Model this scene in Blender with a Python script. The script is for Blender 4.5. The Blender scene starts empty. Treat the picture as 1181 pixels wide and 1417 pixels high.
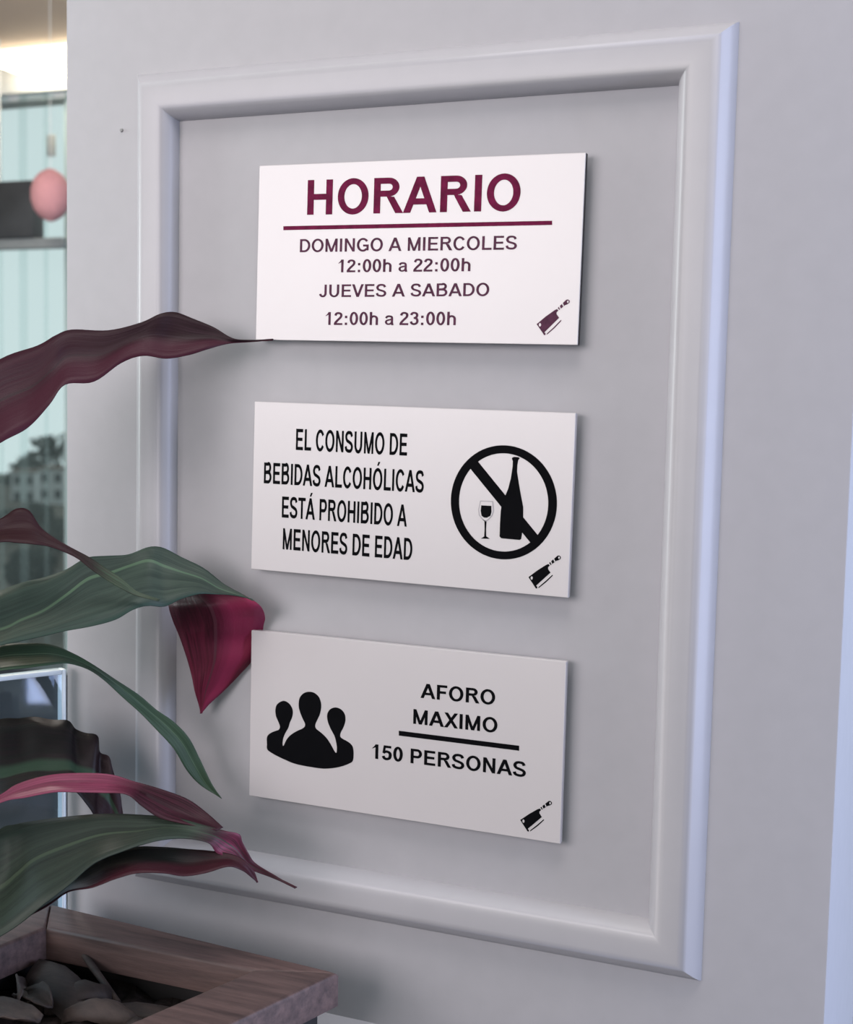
import bpy, bmesh, math, random
from mathutils import Vector, Matrix
random.seed(7)
scene = bpy.context.scene
COL = scene.collection

# ------------------------------------------------------------------ camera
cam_data = bpy.data.cameras.new('camera')
cam_data.sensor_fit = 'HORIZONTAL'
cam_data.sensor_width = 36.0
cam_data.lens = 1827.14 / 1181 * 36.0
cam_data.clip_start = 0.02
cam_data.clip_end = 300
cam_data.dof.use_dof = True
cam_data.dof.focus_distance = 0.96
cam_data.dof.aperture_fstop = 11.0
cam = bpy.data.objects.new('camera', cam_data)
COL.objects.link(cam)
cam.matrix_world = Matrix(((0.92402, -0.05109, 0.37892, 0.49863),
                           (0.38176, 0.06791, -0.92176, -0.87828),
                           (0.02136, 0.99638, 0.08225, 1.48729),
                           (0, 0, 0, 1)))
scene.camera = cam

# ------------------------------------------------------------------ light
scene.view_settings.view_transform = 'Standard'
scene.view_settings.look = 'None'
scene.view_settings.gamma = 1.0
scene.view_settings.use_curve_mapping = False
scene.view_settings.exposure = 0.0
scene.cycles.use_denoising = True

world = bpy.data.worlds.new('overcast_sky')
scene.world = world
world.use_nodes = True
bg = world.node_tree.nodes['Background']
# pale overcast sky, brighter over the open valley behind the wall than over the built-up street in front of it
_n = world.node_tree.nodes
_tc = _n.new('ShaderNodeTexCoord')
_sp = _n.new('ShaderNodeSeparateXYZ')
_mr = _n.new('ShaderNodeMapRange')
_mr.inputs['From Min'].default_value = -0.3
_mr.inputs['From Max'].default_value = 0.5
_mr.inputs['To Min'].default_value = 0.37
_mr.inputs['To Max'].default_value = 0.84
world.node_tree.links.new(_tc.outputs['Generated'], _sp.inputs[0])
world.node_tree.links.new(_sp.outputs['Y'], _mr.inputs['Value'])
world.node_tree.links.new(_mr.outputs[0], bg.inputs['Strength'])
bg.inputs['Color'].default_value = (0.82, 0.97, 0.98, 1)


def area(name, loc, target, sx, sy, power, color):
    d = bpy.data.lights.new(name, 'AREA')
    d.shape = 'RECTANGLE'
    d.size, d.size_y = sx, sy
    d.energy = power
    d.color = color
    o = bpy.data.objects.new(name, d)
    COL.objects.link(o)
    o.location = loc
    o.rotation_euler = (Vector(target) - Vector(loc)).to_track_quat('-Z', 'Y').to_euler()
    return o


area('porch_ceiling_lamp', (0.30, -0.90, 3.15), (0.15, -0.25, 1.4), 1.0, 0.7, 17, (1.0, 0.93, 0.91))
area('doorway_daylight', (2.3, 0.03, 1.55), (0.4, -0.02, 1.40), 0.9, 1.8, 60, (0.58, 0.67, 1.0))
area('terrace_daylight', (-2.7, -0.45, 1.95), (0.1, -0.05, 1.45), 0.9, 1.5, 40, (0.90, 1.0, 1.0))
area('street_daylight', (-1.05, -2.7, 2.02), (0.12, 0.0, 1.50), 2.1, 1.35, 60, (1.0, 0.925, 0.945))


# ------------------------------------------------------------------ helpers
def lin(c):
    c = c / 255.0
    return c / 12.92 if c <= 0.04045 else ((c + 0.055) / 1.055) ** 2.4


def rgb(r, g, b):
    return (lin(r), lin(g), lin(b), 1)


def tag(o, label=None, cat=None, group=None, kind=None):
    if label: o['label'] = label
    if cat: o['category'] = cat
    if group: o['group'] = group
    if kind: o['kind'] = kind
    return o


def empty(name, loc=(0, 0, 0), rot=(0, 0, 0)):
    o = bpy.data.objects.new(name, None)
    o.empty_display_size = 0.05
    COL.objects.link(o)
    o.location = loc
    o.rotation_euler = rot
    return o


def link(name, me, mat=None, parent=None, smooth=None):
    if mat:
        for m in (mat if isinstance(mat, (list, tuple)) else [mat]):
            me.materials.append(m)
    if smooth is not None:
        for p in me.polygons:
            p.use_smooth = True
        me.set_sharp_from_angle(angle=math.radians(smooth))
    o = bpy.data.objects.new(name, me)
    COL.objects.link(o)
    if parent:
        o.parent = parent
    return o


def obj(name, bm, mat=None, parent=None, smooth=None):
    bmesh.ops.recalc_face_normals(bm, faces=bm.faces[:])
    me = bpy.data.meshes.new(name)
    bm.to_mesh(me)
    bm.free()
    return link(name, me, mat, parent, smooth)


def add_box(bm, x0, x1, y0, y1, z0, z1, bevel=0.0, seg=2):
    v = [bm.verts.new(p) for p in ((x0, y0, z0), (x1, y0, z0), (x1, y1, z0), (x0, y1, z0),
                                   (x0, y0, z1), (x1, y0, z1), (x1, y1, z1), (x0, y1, z1))]
    fs = [bm.faces.new([v[i] for i in f]) for f in
          ((0, 3, 2, 1), (4, 5, 6, 7), (0, 1, 5, 4), (1, 2, 6, 5), (2, 3, 7, 6), (3, 0, 4, 7))]
    if bevel:
        es = list({e for f in fs for e in f.edges})
        bmesh.ops.bevel(bm, geom=es, offset=bevel, segments=seg, affect='EDGES', profile=0.5)


def box(name, x0, x1, y0, y1, z0, z1, mat, parent=None, bevel=0.0):
    bm = bmesh.new()
    add_box(bm, x0, x1, y0, y1, z0, z1, bevel)
    return obj(name, bm, mat, parent, 35)


def add_prism(bm, bottom, top):
    a = [bm.verts.new(p) for p in bottom]
    b = [bm.verts.new(p) for p in top]
    n = len(a)
    bm.faces.new(a[::-1])
    bm.faces.new(b)
    for i in range(n):
        bm.faces.new((a[i], a[(i + 1) % n], b[(i + 1) % n], b[i]))


def add_tube(bm, pts, radii, seg=10):
    rings = []
    n = len(pts)
    for i, p in enumerate(pts):
        p = Vector(p)
        t = (Vector(pts[min(i + 1, n - 1)]) - Vector(pts[max(i - 1, 0)])).normalized()
        a = t.orthogonal().normalized() if i == 0 else (rings_a - t * rings_a.dot(t)).normalized()
        rings_a = a
        b = t.cross(a)
        rings.append([bm.verts.new(p + (a * math.cos(2 * math.pi * k / seg) + b * math.sin(2 * math.pi * k / seg)) * radii[i])
                      for k in range(seg)])
    for r0, r1 in zip(rings, rings[1:]):
        for k in range(seg):
            bm.faces.new((r0[k], r0[(k + 1) % seg], r1[(k + 1) % seg], r1[k]))
    bm.faces.new(rings[0][::-1])
    bm.faces.new(rings[-1])


# ------------------------------------------------------------------ materials
def nodes(name):
    m = bpy.data.materials.new(name)
    m.use_nodes = True
    nt = m.node_tree
    return m, nt, nt.nodes['Principled BSDF']


def plain(name, col, rough=0.5, spec=0.5, var=0.06, scale=40.0, bump=0.0, metal=0.0):
    """painted / plain surface with faint procedural unevenness"""
    m, nt, p = nodes(name)
    tc = nt.nodes.new('ShaderNodeTexCoord')
    no = nt.nodes.new('ShaderNodeTexNoise')
    no.inputs['Scale'].default_value = scale
    no.inputs['Detail'].default_value = 4
    nt.links.new(tc.outputs['Object'], no.inputs['Vector'])
    r = nt.nodes.new('ShaderNodeValToRGB')
    r.color_ramp.elements[0].position = 0.3
    r.color_ramp.elements[1].position = 0.7
    r.color_ramp.elements[0].color = tuple(c * (1 - var) for c in col[:3]) + (1,)
    r.color_ramp.elements[1].color = tuple(min(1, c * (1 + var)) for c in col[:3]) + (1,)
    nt.links.new(no.outputs['Fac'], r.inputs['Fac'])
    nt.links.new(r.outputs['Color'], p.inputs['Base Color'])
    p.inputs['Roughness'].default_value = rough
    p.inputs['Specular IOR Level'].default_value = spec
    p.inputs['Metallic'].default_value = metal
    if bump:
        b = nt.nodes.new('ShaderNodeBump')
        b.inputs['Strength'].default_value = bump
        b.inputs['Distance'].default_value = 0.002
        nt.links.new(no.outputs['Fac'], b.inputs['Height'])
        nt.links.new(b.outputs['Normal'], p.inputs['Normal'])
    return m


def wood(name, dark, light, scale=(6, 60, 60), rough=0.6):
    m, nt, p = nodes(name)
    tc = nt.nodes.new('ShaderNodeTexCoord')
    mp = nt.nodes.new('ShaderNodeMapping')
    mp.inputs['Scale'].default_value = scale
    no = nt.nodes.new('ShaderNodeTexNoise')
    no.inputs['Scale'].default_value = 2.0
    no.inputs['Detail'].default_value = 8
    no.inputs['Roughness'].default_value = 0.65
    r = nt.nodes.new('ShaderNodeValToRGB')
    r.color_ramp.elements[0].position = 0.3
    r.color_ramp.elements[1].position = 0.72
    r.color_ramp.elements[0].color = dark
    r.color_ramp.elements[1].color = light
    b = nt.nodes.new('ShaderNodeBump')
    b.inputs['Strength'].default_value = 0.25
    b.inputs['Distance'].default_value = 0.002
    L = nt.links.new
    L(tc.outputs['Object'], mp.inputs['Vector'])
    L(mp.outputs['Vector'], no.inputs['Vector'])
    L(no.outputs['Fac'], r.inputs['Fac'])
    L(r.outputs['Color'], p.inputs['Base Color'])
    L(no.outputs['Fac'], b.inputs['Height'])
    L(b.outputs['Normal'], p.inputs['Normal'])
    p.inputs['Roughness'].default_value = rough
    return m


def emit(name, col, strength):
    m, nt, p = nodes(name)
    p.inputs['Base Color'].default_value = col
    p.inputs['Emission Color'].default_value = col
    p.inputs['Emission Strength'].default_value = strength
    return m


def clear(name, tint, gloss=0.08, veil=0.0, veil_col=(0.8, 0.85, 0.85, 1), rough=0.05):
    """thin clear sheet: transparent, a little mirror, a little milky scatter"""
    m = bpy.data.materials.new(name)
    m.use_nodes = True
    nt = m.node_tree
    nt.nodes.remove(nt.nodes['Principled BSDF'])
    out = nt.nodes['Material Output']
    t = nt.nodes.new('ShaderNodeBsdfTransparent'); t.inputs['Color'].default_value = tint
    g = nt.nodes.new('ShaderNodeBsdfGlossy'); g.inputs['Roughness'].default_value = rough
    d = nt.nodes.new('ShaderNodeBsdfTranslucent'); d.inputs['Color'].default_value = veil_col
    m1 = nt.nodes.new('ShaderNodeMixShader'); m1.inputs[0].default_value = gloss
    m2 = nt.nodes.new('ShaderNodeMixShader'); m2.inputs[0].default_value = veil
    L = nt.links.new
    L(t.outputs[0], m1.inputs[1]); L(g.outputs[0], m1.inputs[2])
    L(m1.outputs[0], m2.inputs[1]); L(d.outputs[0], m2.inputs[2])
    L(m2.outputs[0], out.inputs['Surface'])
    return m


def leaf_mat(name, ramp, second, midrib, margin, mid_u=0.5, mid_w=0.018, marg_w=0.03, rough=0.46, lower=None):
    """ramp: [(v, colour)] along the blade; second: streak colour; lower: colour of the half beyond u=0.6"""
    m, nt, p = nodes(name)
    N, L = nt.nodes.new, nt.links.new
    uv = N('ShaderNodeUVMap')
    sp = N('ShaderNodeSeparateXYZ')
    L(uv.outputs['UV'], sp.inputs[0])
    r = N('ShaderNodeValToRGB')
    el = r.color_ramp.elements
    while len(el) < len(ramp):
        el.new(0.5)
    for e, (pos, c) in zip(el, ramp):
        e.position = pos
        e.color = c
    L(sp.outputs['Y'], r.inputs['Fac'])
    mp = N('ShaderNodeMapping')
    mp.inputs['Scale'].default_value = (13, 1.6, 1)
    mp.inputs['Rotation'].default_value = (0, 0, 0.05)
    no = N('ShaderNodeTexNoise')
    no.inputs['Scale'].default_value = 1.7
    no.inputs['Detail'].default_value = 6
    no.inputs['Roughness'].default_value = 0.6
    L(uv.outputs['UV'], mp.inputs['Vector'])
    L(mp.outputs['Vector'], no.inputs['Vector'])
    mr = N('ShaderNodeMapRange')
    mr.inputs['From Min'].default_value = 0.42
    mr.inputs['From Max'].default_value = 0.72
    L(no.outputs['Fac'], mr.inputs['Value'])
    x1 = N('ShaderNodeMix'); x1.data_type = 'RGBA'
    L(mr.outputs[0], x1.inputs[0])
    L(r.outputs['Color'], x1.inputs[6])
    x1.inputs[7].default_value = second
    cur = x1.outputs[2]

    def band(center, half, soft, col, cur):
        s = N('ShaderNodeMath'); s.operation = 'SUBTRACT'
        L(sp.outputs['X'], s.inputs[0]); s.inputs[1].default_value = center
        a = N('ShaderNodeMath'); a.operation = 'ABSOLUTE'
        L(s.outputs[0], a.inputs[0])
        q = N('ShaderNodeMapRange')
        q.inputs['From Min'].default_value = half
        q.inputs['From Max'].default_value = half + soft
        q.inputs['To Min'].default_value = 1
        q.inputs['To Max'].default_value = 0
        L(a.outputs[0], q.inputs['Value'])
        x = N('ShaderNodeMix'); x.data_type = 'RGBA'
        L(q.outputs[0], x.inputs[0]); L(cur, x.inputs[6])
        x.inputs[7].default_value = col
        return x.outputs[2]
    if lower:
        cur = band(1.0, 0.30, 0.2, lower, cur)
    if margin:
        cur = band(0.0, marg_w * 0.5, marg_w, margin, cur)
        cur = band(1.0, marg_w, marg_w, margin, cur)
    if midrib:
        cur = band(mid_u, mid_w, mid_w, midrib, cur)
    L(cur, p.inputs['Base Color'])
    b = N('ShaderNodeBump')
    b.inputs['Strength'].default_value = 0.35
    b.inputs['Distance'].default_value = 0.001
    L(no.outputs['Fac'], b.inputs['Height'])
    L(b.outputs['Normal'], p.inputs['Normal'])
    p.inputs['Roughness'].default_value = rough
    p.inputs['Specular IOR Level'].default_value = 0.22
    return m


M = {}
M['wall'] = plain('lilac_grey_paint', (0.400, 0.386, 0.406), 0.55, 0.35, 0.02, 60, 0.05)
M['trim'] = plain('satin_grey_paint', (0.425, 0.410, 0.432), 0.36, 0.45, 0.015, 50, 0.02)
M['floor'] = plain('dark_slate_tile', (0.07, 0.075, 0.085), 0.45, 0.4, 0.25, 3, 0.05)
M['ceil'] = plain('beige_ceiling_paint', (0.70, 0.56, 0.45), 0.8, 0.2, 0.03, 4)
M['sign'] = plain('satin_white_sign_plastic', (0.545, 0.505, 0.512), 0.335, 1.0, 0.008, 30)
M['sign_edge'] = plain('black_sign_edge', (0.02, 0.018, 0.02), 0.5, 0.4, 0.1, 30)
M['ink'] = plain('black_ink', (0.003, 0.003, 0.004), 0.7, 0.04, 0.1, 90)
M['wine'] = plain('glare_wine_ink', (0.13, 0.006, 0.04), 0.65, 0.10, 0.3, 160)  # wine tint from glare on the heading, put into its colour
M['plum'] = plain('glare_plum_ink', (0.085, 0.028, 0.055), 0.65, 0.10, 0.3, 160)  # purple cast of the same glare painted into the small print
M['grey_ink'] = plain('grey_ink', (0.35, 0.33, 0.35), 0.5, 0.25, 0.1, 90)
M['pad'] = plain('foam_pad', (0.3, 0.3, 0.3), 0.8, 0.2)
M['rim'] = wood('reddish_weathered_wood', (0.045, 0.026, 0.024, 1), (0.150, 0.090, 0.080, 1))
M['body'] = plain('charcoal_painted_wood', (0.018, 0.0165, 0.017), 0.6, 0.3, 0.15, 20, 0.1)
M['soil'] = plain('dark_potting_soil', (0.018, 0.013, 0.012), 0.95, 0.1, 0.6, 140, 0.9)
M['dry'] = wood('dry_leaf_brown', (0.010, 0.006, 0.005, 1), (0.030, 0.018, 0.015, 1), (30, 90, 30), 0.7)
M['dry_pale'] = wood('bleached_dry_leaf', (0.020, 0.013, 0.011, 1), (0.060, 0.041, 0.035, 1), (30, 90, 30), 0.7)
M['stem'] = plain('cane_bark', (0.16, 0.12, 0.09), 0.8, 0.2, 0.3, 60, 0.5)

# ------------------------------------------------------------------ setting
bm = bmesh.new()
add_box(bm, -0.179, 0.4286, 0.0, 0.30, 0.0, 2.9, 0.0012, 2)
tag(obj('wall_front', bm, M['wall'], None, 35), 'lilac grey painted wall pier behind the three signs', 'wall', kind='structure')
tag(box('floor', -9, 5, -5, 3.0, -0.1, 0.0, M['floor']), 'dark slate floor of the terrace', 'floor', kind='structure')


def moulding(name, x0, x1, z0, z1, label):
    prof = [(0.0, 0.0), (0.0012, 0.0030), (0.0045, 0.0072), (0.0085, 0.0115), (0.0108, 0.0136), (0.0128, 0.0147), (0.0150, 0.0150),
            (0.0250, 0.0150), (0.0274, 0.0147), (0.0298, 0.0137), (0.0322, 0.0117), (0.0344, 0.0090), (0.0361, 0.0056), (0.0371, 0.0022), (0.0374, 0.0)]
    bm = bmesh.new()
    loops = []
    for u, h in prof:
        loops.append([bm.verts.new(p) for p in ((x0 + u, -h, z0 + u), (x1 - u, -h, z0 + u), (x1 - u, -h, z1 - u), (x0 + u, -h, z1 - u))])
    for a, b in zip(loops, loops[1:]):
        for i in range(4):
            j = (i + 1) % 4
            bm.faces.new((a[i], a[j], b[j], b[i]))
    o = obj(name, bm, M['trim'], None, 40)
    return tag(o, label, 'moulding', kind='structure')


moulding('trim_1', -0.1108, 0.3473, 1.0994, 1.7352, 'grey painted rectangular wall moulding framing the three signs')
moulding('trim_2', -0.1108, 0.3473, 0.16, 1.0195, 'lower grey wall moulding, its top edge just beside the planter')

# ------------------------------------------------------------------ signs
FRONT = -0.0105
# ------------------------------------------------------------------ sign lettering: bold grotesque capitals drawn as strokes
CAPH = 716.0


def arc(cx, cy, rx, ry, a0, a1, n=14):
    return [(cx + rx * math.cos(math.radians(a0 + (a1 - a0) * i / n)), cy + ry * math.sin(math.radians(a0 + (a1 - a0) * i / n))) for i in range(n + 1)]


def ribbon(pts, wx, wy, closed=False):
    """stroke of a centreline; wx, wy: stem widths of upright and level runs"""
    n = len(pts)
    L, R = [], []
    for i in range(n):
        a = pts[(i - 1) % n] if (closed or i > 0) else pts[i]
        b = pts[(i + 1) % n] if (closed or i < n - 1) else pts[i]
        dx, dy = b[0] - a[0], b[1] - a[1]
        l = math.hypot(dx, dy) or 1
        nx, ny = -dy / l, dx / l
        L.append((pts[i][0] + nx * wx / 2, pts[i][1] + ny * wy / 2))
        R.append((pts[i][0] - nx * wx / 2, pts[i][1] - ny * wy / 2))
    out = []
    for i in range(n if closed else n - 1):
        j = (i + 1) % n
        out.append([R[i], R[j], L[j], L[i]])
    return out


def rect(x0, y0, x1, y1):
    return [[(x0, y0), (x1, y0), (x1, y1), (x0, y1)]]


def slant(xb, xt, y0, y1, w):
    return [[(xb - w / 2, y0), (xb + w / 2, y0), (xt + w / 2, y1), (xt - w / 2, y1)]]


def glyph(ch, s, t):
    """polygons and advance of one letter; s: upright stem, t: level stem"""
    H = CAPH
    h2 = s / 2
    if ch == ' ': return [], 278
    if ch == 'H': return rect(73, 0, 73 + s, H) + rect(648 - s, 0, 648, H) + rect(73, 305, 648, 305 + t), 722
    if ch == 'I': return rect(68, 0, 68 + s, H), 278
    if ch == 'E': return rect(73, 0, 73 + s, H) + rect(73, 0, 618, t) + rect(73, H - t, 604, H) + rect(73, 310, 570, 310 + t), 667
    if ch == 'F': return rect(73, 0, 73 + s, H) + rect(73, H - t, 566, H) + rect(73, 300, 510, 300 + t), 611
    if ch == 'L': return rect(77, 0, 77 + s, H) + rect(77, 0, 580, t), 611
    if ch == 'T': return rect(306 - h2, 0, 306 + h2, H) + rect(22, H - t, 590, H), 611
    if ch in 'A\u00c1':
        d = s * 1.06
        P = slant(d / 2, 361, 0, H, d) + slant(722 - d / 2, 361, 0, H, d) + rect(165, 163, 557, 163 + t)
        if ch != 'A': P += [[(300, 770), (400, 770), (520, 900), (380, 900)]]
        return P, 722
    if ch == 'V':
        d = s * 1.06
        return slant(333, d / 2, 0, H, d) + slant(333, 667 - d / 2, 0, H, d), 667
    if ch == 'X':
        d = s * 1.15
        return slant(d / 2, 667 - d / 2 - 10, 0, H, d) + slant(667 - d / 2, d / 2 + 10, 0, H, d), 667
    if ch == 'M':
        d = s * 0.95
        return (rect(70, 0, 70 + s * .93, H) + rect(763 - s * .93, 0, 763, H) + slant(416, 70 + d / 2, 0, H, d) + slant(416, 763 - d / 2, 0, H, d)), 833
    if ch == 'N': return rect(74, 0, 74 + s * .95, H) + rect(648 - s * .95, 0, 648, H) + slant(648 - s / 2, 74 + s / 2, 0, H, s), 722
    if ch in 'O\u00d3':
        P = ribbon(arc(389, H / 2, 345 - h2, 370 - t / 2, 0, 360, 40)[:-1], s, t, True)
        if ch != 'O': P += [[(330, 800), (430, 800), (550, 930), (410, 930)]]
        return P, 778
    if ch == 'C':
        return ribbon(arc(375, H / 2, 328 - h2, 370 - t / 2, 33, 327, 34), s, t), 722
    if ch == 'G':
        return (ribbon(arc(389, H / 2, 345 - h2, 370 - t / 2, 36, 318, 34), s, t) + rect(400, 265, 713, 265 + t)
                + rect(713 - s * .92, 90, 713, 300) + ribbon([(389 + 230, 75), (660, 118)], s, t)), 778
    if ch == 'D':
        return rect(72, 0, 72 + s, H) + ribbon([(72 + h2, t / 2), (330, t / 2)] + arc(330, H / 2, 350 - h2, H / 2 - t / 2, -90, 90, 22) + [(330, H - t / 2), (72 + h2, H - t / 2)], s, t), 722
    if ch == 'U':
        r = 288 - h2
        return ribbon([(72 + h2, H), (72 + h2, 280)] + arc(360, 280, r, 292 - t / 2, 180, 360, 22) + [(648 - h2, 280), (648 - h2, H)], s, t), 722
    if ch == 'J':
        return ribbon([(480 - h2, H), (480 - h2, 230)] + arc(258, 215, 222 - h2, 227 - t / 2, 0, -170, 18), s, t), 556
    if ch == 'B':
        y = 375
        up = [(73 + h2, H - t / 2), (400, H - t / 2)] + arc(400, (H + y) / 2, 225 - h2, (H - y) / 2 - t / 4, 90, -90, 14) + [(73 + h2, y)]
        lo = [(73 + h2, y), (400, y)] + arc(400, (y) / 2 + t / 4, 262 - h2, y / 2 - t / 4, 90, -90, 16) + [(73 + h2, t / 2)]
        return rect(73, 0, 73 + s, H) + ribbon(up, s, t) + ribbon(lo, s, t), 722
    if ch in 'PR':
        y = 270 if ch == 'P' else 335
        up = [(73 + h2, H - t / 2), (400, H - t / 2)] + arc(400, (H + y) / 2, 230 - h2, (H - y) / 2 - t / 2, 90, -90, 18) + [(400, y + t / 2), (73 + h2, y + t / 2)]
        P = rect(73, 0, 73 + s, H) + ribbon(up, s, t)
        if ch == 'R':
            P += [[(555, 0), (725, 0), (520, 330), (350, 345)]]
        return P, (667 if ch == 'P' else 722)
    if ch == 'S':
        c = smooth_open([(95, 205), (150, 95), (325, 50), (480, 75), (555, 180), (500, 290), (330, 355), (175, 410), (112, 530), (190, 640), (330, 668), (475, 640), (540, 535)])
        return ribbon(c, s, t), 667
    if ch == '0': return ribbon(arc(278, H / 2, 238 - h2, 368 - t / 2, 0, 360, 32)[:-1], s, t, True), 556
    if ch == '1': return rect(255, 0, 255 + s, H) + [[(78, 535 - t * 0.35), (120, 500), (300, 590), (300, H), (255, H), (200, 620)]], 556
    if ch == '2':
        c = smooth_open([(105, 520), (160, 630), (275, 662), (400, 625), (440, 525), (390, 415), (250, 280), (130, 150), (80, 60)])
        return ribbon(c, s, t) + rect(25, 0, 508, t), 556
    if ch == '3':
        c = smooth_open([(105, 545), (160, 640), (270, 664), (385, 630), (430, 535), (385, 425), (250, 378)])
        d = smooth_open([(250, 385), (400, 350), (450, 220), (400, 100), (270, 52), (150, 90), (98, 195)])
        return ribbon(c, s, t) + ribbon(d, s, t), 556
    if ch == '5':
        d = smooth_open([(110, 340), (180, 400), (300, 420), (420, 360), (450, 235), (400, 100), (265, 52), (150, 90), (100, 190)])
        return rect(130, H - t, 490, H) + [[(60, 345), (170, 300), (235, H), (118, H)]] + ribbon(d, s, t), 556
    if ch == ':': return rect(98, 0, 98 + s, s) + rect(98, 380, 98 + s, 380 + s), 333
    if ch == 'h':
        c = [(70 + h2, 300)] + arc(305, 330, 235 - h2, 203 - t / 2, 165, 0, 16) + [(540 - h2, 300), (540 - h2, 0)]
        return rect(70, 0, 70 + s, H) + ribbon(c, s, t), 611
    if ch == 'a':
        c = smooth_open([(100, 375), (160, 460), (280, 480), (400, 450), (435, 350), (435, 150), (470, 0)])
        b = smooth_open([(435, 310), (260, 280), (130, 230), (105, 140), (170, 60), (290, 55), (400, 110), (435, 200)])
        return ribbon(c, s * .92, t * .92) + ribbon(b, s * .9, t * .8), 556
    return rect(60, 0, 500, H), 556


def smooth_open(P, n=5):
    out = []
    N = len(P)
    for i in range(N - 1):
        q = [P[max(i - 1, 0)], P[i], P[i + 1], P[min(i + 2, N - 1)]]
        for j in range(n):
            t = j / n
            out.append(tuple(0.5 * (2 * q[1][k] + (q[2][k] - q[0][k]) * t + (2 * q[0][k] - 5 * q[1][k] + 4 * q[2][k] - q[3][k]) * t * t
                                    + (3 * q[1][k] - q[0][k] - 3 * q[2][k] + q[3][k]) * t ** 3) for k in (0, 1)))
    out.append(P[-1])
    return out


def lettering(sign, body, u0, u1, v0, v1, cap, mat, stem, level):
    """one printed line: left and right ends (mm from the sign's centre), baseline heights and cap height"""
    polys, x = [], 0.0
    for ch in body:
        P, adv = glyph(ch, stem, level)
        polys += [[(px + x, py) for px, py in p] for p in P]
        x += adv
    a = min(p[0] for P in polys for p in P)
    b = max(p[0] for P in polys for p in P)
    bm = bmesh.new()
    for k, P in enumerate(polys):
        Q = []
        for px, py in P:
            t = (px - a) / (b - a)
            Q.append((u0 + (u1 - u0) * t, v0 + (v1 - v0) * t + py / CAPH * cap))
        flat(bm, Q, 0.00012 + 0.000012 * (k % 7))
    return tag(raw('lettering', bm, mat, sign), label='line reading "%s"' % body)


def raw(name, bm, mat, parent):
    me = bpy.data.meshes.new(name)
    bm.to_mesh(me)
    bm.free()
    return link(name, me, mat, parent)


def flat(bm, pts, t=0.00012):
    """a printed shape from an outline in mm, a hair proud of the plate"""
    n = len(pts)
    if sum(pts[i][0] * pts[(i + 1) % n][1] - pts[(i + 1) % n][0] * pts[i][1] for i in range(n)) < 0:
        pts = pts[::-1]
    a = [bm.verts.new((x / 1000, 0.0, y / 1000)) for x, y in pts]
    b = [bm.verts.new((x / 1000, -t, y / 1000)) for x, y in pts]
    f = bm.faces.new(b)
    for i in range(n):
        j = (i + 1) % n
        bm.faces.new((a[i], a[j], b[j], b[i]))
    if n > 4:
        f.normal_update()
        bmesh.ops.triangulate(bm, faces=[f], ngon_method='EAR_CLIP')


def smooth_outline(pts, n=4):
    out = []
    N = len(pts)
    for i in range(N):
        p0, p1, p2, p3 = [Vector((*pts[(i + k - 1) % N], 0)) for k in range(4)]
        for j in range(n):
            t = j / n
            q = 0.5 * ((2 * p1) + (p2 - p0) * t + (2 * p0 - 5 * p1 + 4 * p2 - p3) * t * t + (3 * p1 - p0 - 3 * p2 + p3) * t ** 3)
            out.append((q.x, q.y))
    return out


def mark(name, sign, polys, mat, t=0.00012):
    bm = bmesh.new()
    for p in polys:
        flat(bm, p, t)
    return raw(name, bm, mat, sign)


def cleaver(sign, dx, dy, mat, label):
    blade = [(95.5, -51.2), (101.77, -46.0), (108.05, -41.6), (109.6, -40.9), (110.6, -41.9), (109.4, -43.2), (109.45, -44.4), (111.32, -46.78),
             (101.32, -56.7), (102.3, -57.5), (101.99, -58.63), (101.22, -58.59)]
    hole = [(97.95 + 0.75 * math.cos(k * math.pi / 8), -51.6 + 1.15 * math.sin(k * math.pi / 8)) for k in range(16)]
    c = empty('cleaver_symbol')
    c.parent = sign
    sh = lambda P: [(x + dx, y + dy) for x, y in P]
    mark('blade', c, [sh(blade)], mat)
    mark('blade_hole', c, [sh(hole)], M['sign'], 0.0002)
    mark('cutting_edge', c, [sh([(103.2, -58.3), (108.57, -53.6), (113.1, -48.7), (112.6, -48.2), (108.3, -52.6), (103.0, -57.6)])], mat if mat is M['plum'] else M['ink'])
    grip = [(110.0, -40.2), (114.2, -36.2), (115.9, -34.6), (117.3, -34.5), (118.3, -35.4), (118.2, -36.7), (116.65, -37.8), (115.2, -38.3), (111.2, -41.6)]
    mark('handle', c, [sh(grip)], mat)
    ring = lambda x, y, a, b: [(x + a * math.cos(k * math.pi / 6), y + b * math.sin(k * math.pi / 6)) for k in range(12)]
    bars = lambda x, y: [(x - 0.75, y + 0.75), (x - 0.15, y + 1.2), (x + 0.85, y - 0.75), (x + 0.3, y - 1.2)]
    mark('handle_ring', c, [sh(ring(117.0, -36.0, 0.6, 0.8))], M['sign'], 0.0002)
    mark('rivets', c, [sh(bars(111.5, -39.9)), sh(bars(113.6, -38.1))], M['sign'], 0.0002)
    return c


def sign(name, cx, cz, ang, w, h, label, edge=None):
    s = empty(name, (cx, FRONT, cz), (0, ang, 0))
    tag(s, label, 'sign', 'white notice signs inside the moulding')
    bm = bmesh.new()
    add_box(bm, -w / 2, w / 2, 0.0, 0.005, -h / 2, h / 2, 0.0004, 1)
    bmesh.ops.recalc_face_normals(bm, faces=bm.faces[:])
    if edge:
        for f in bm.faces:
            f.material_index = 1 if abs(f.normal.y) < 0.5 else 0
    obj('plate', bm, [M['sign'], edge] if edge else M['sign'], s)
    for px in (-0.06, 0.06):
        box('mounting_pad', px - 0.02, px + 0.02, 0.005, -FRONT, -0.04, 0.04, M['pad'], s)
    return s


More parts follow.
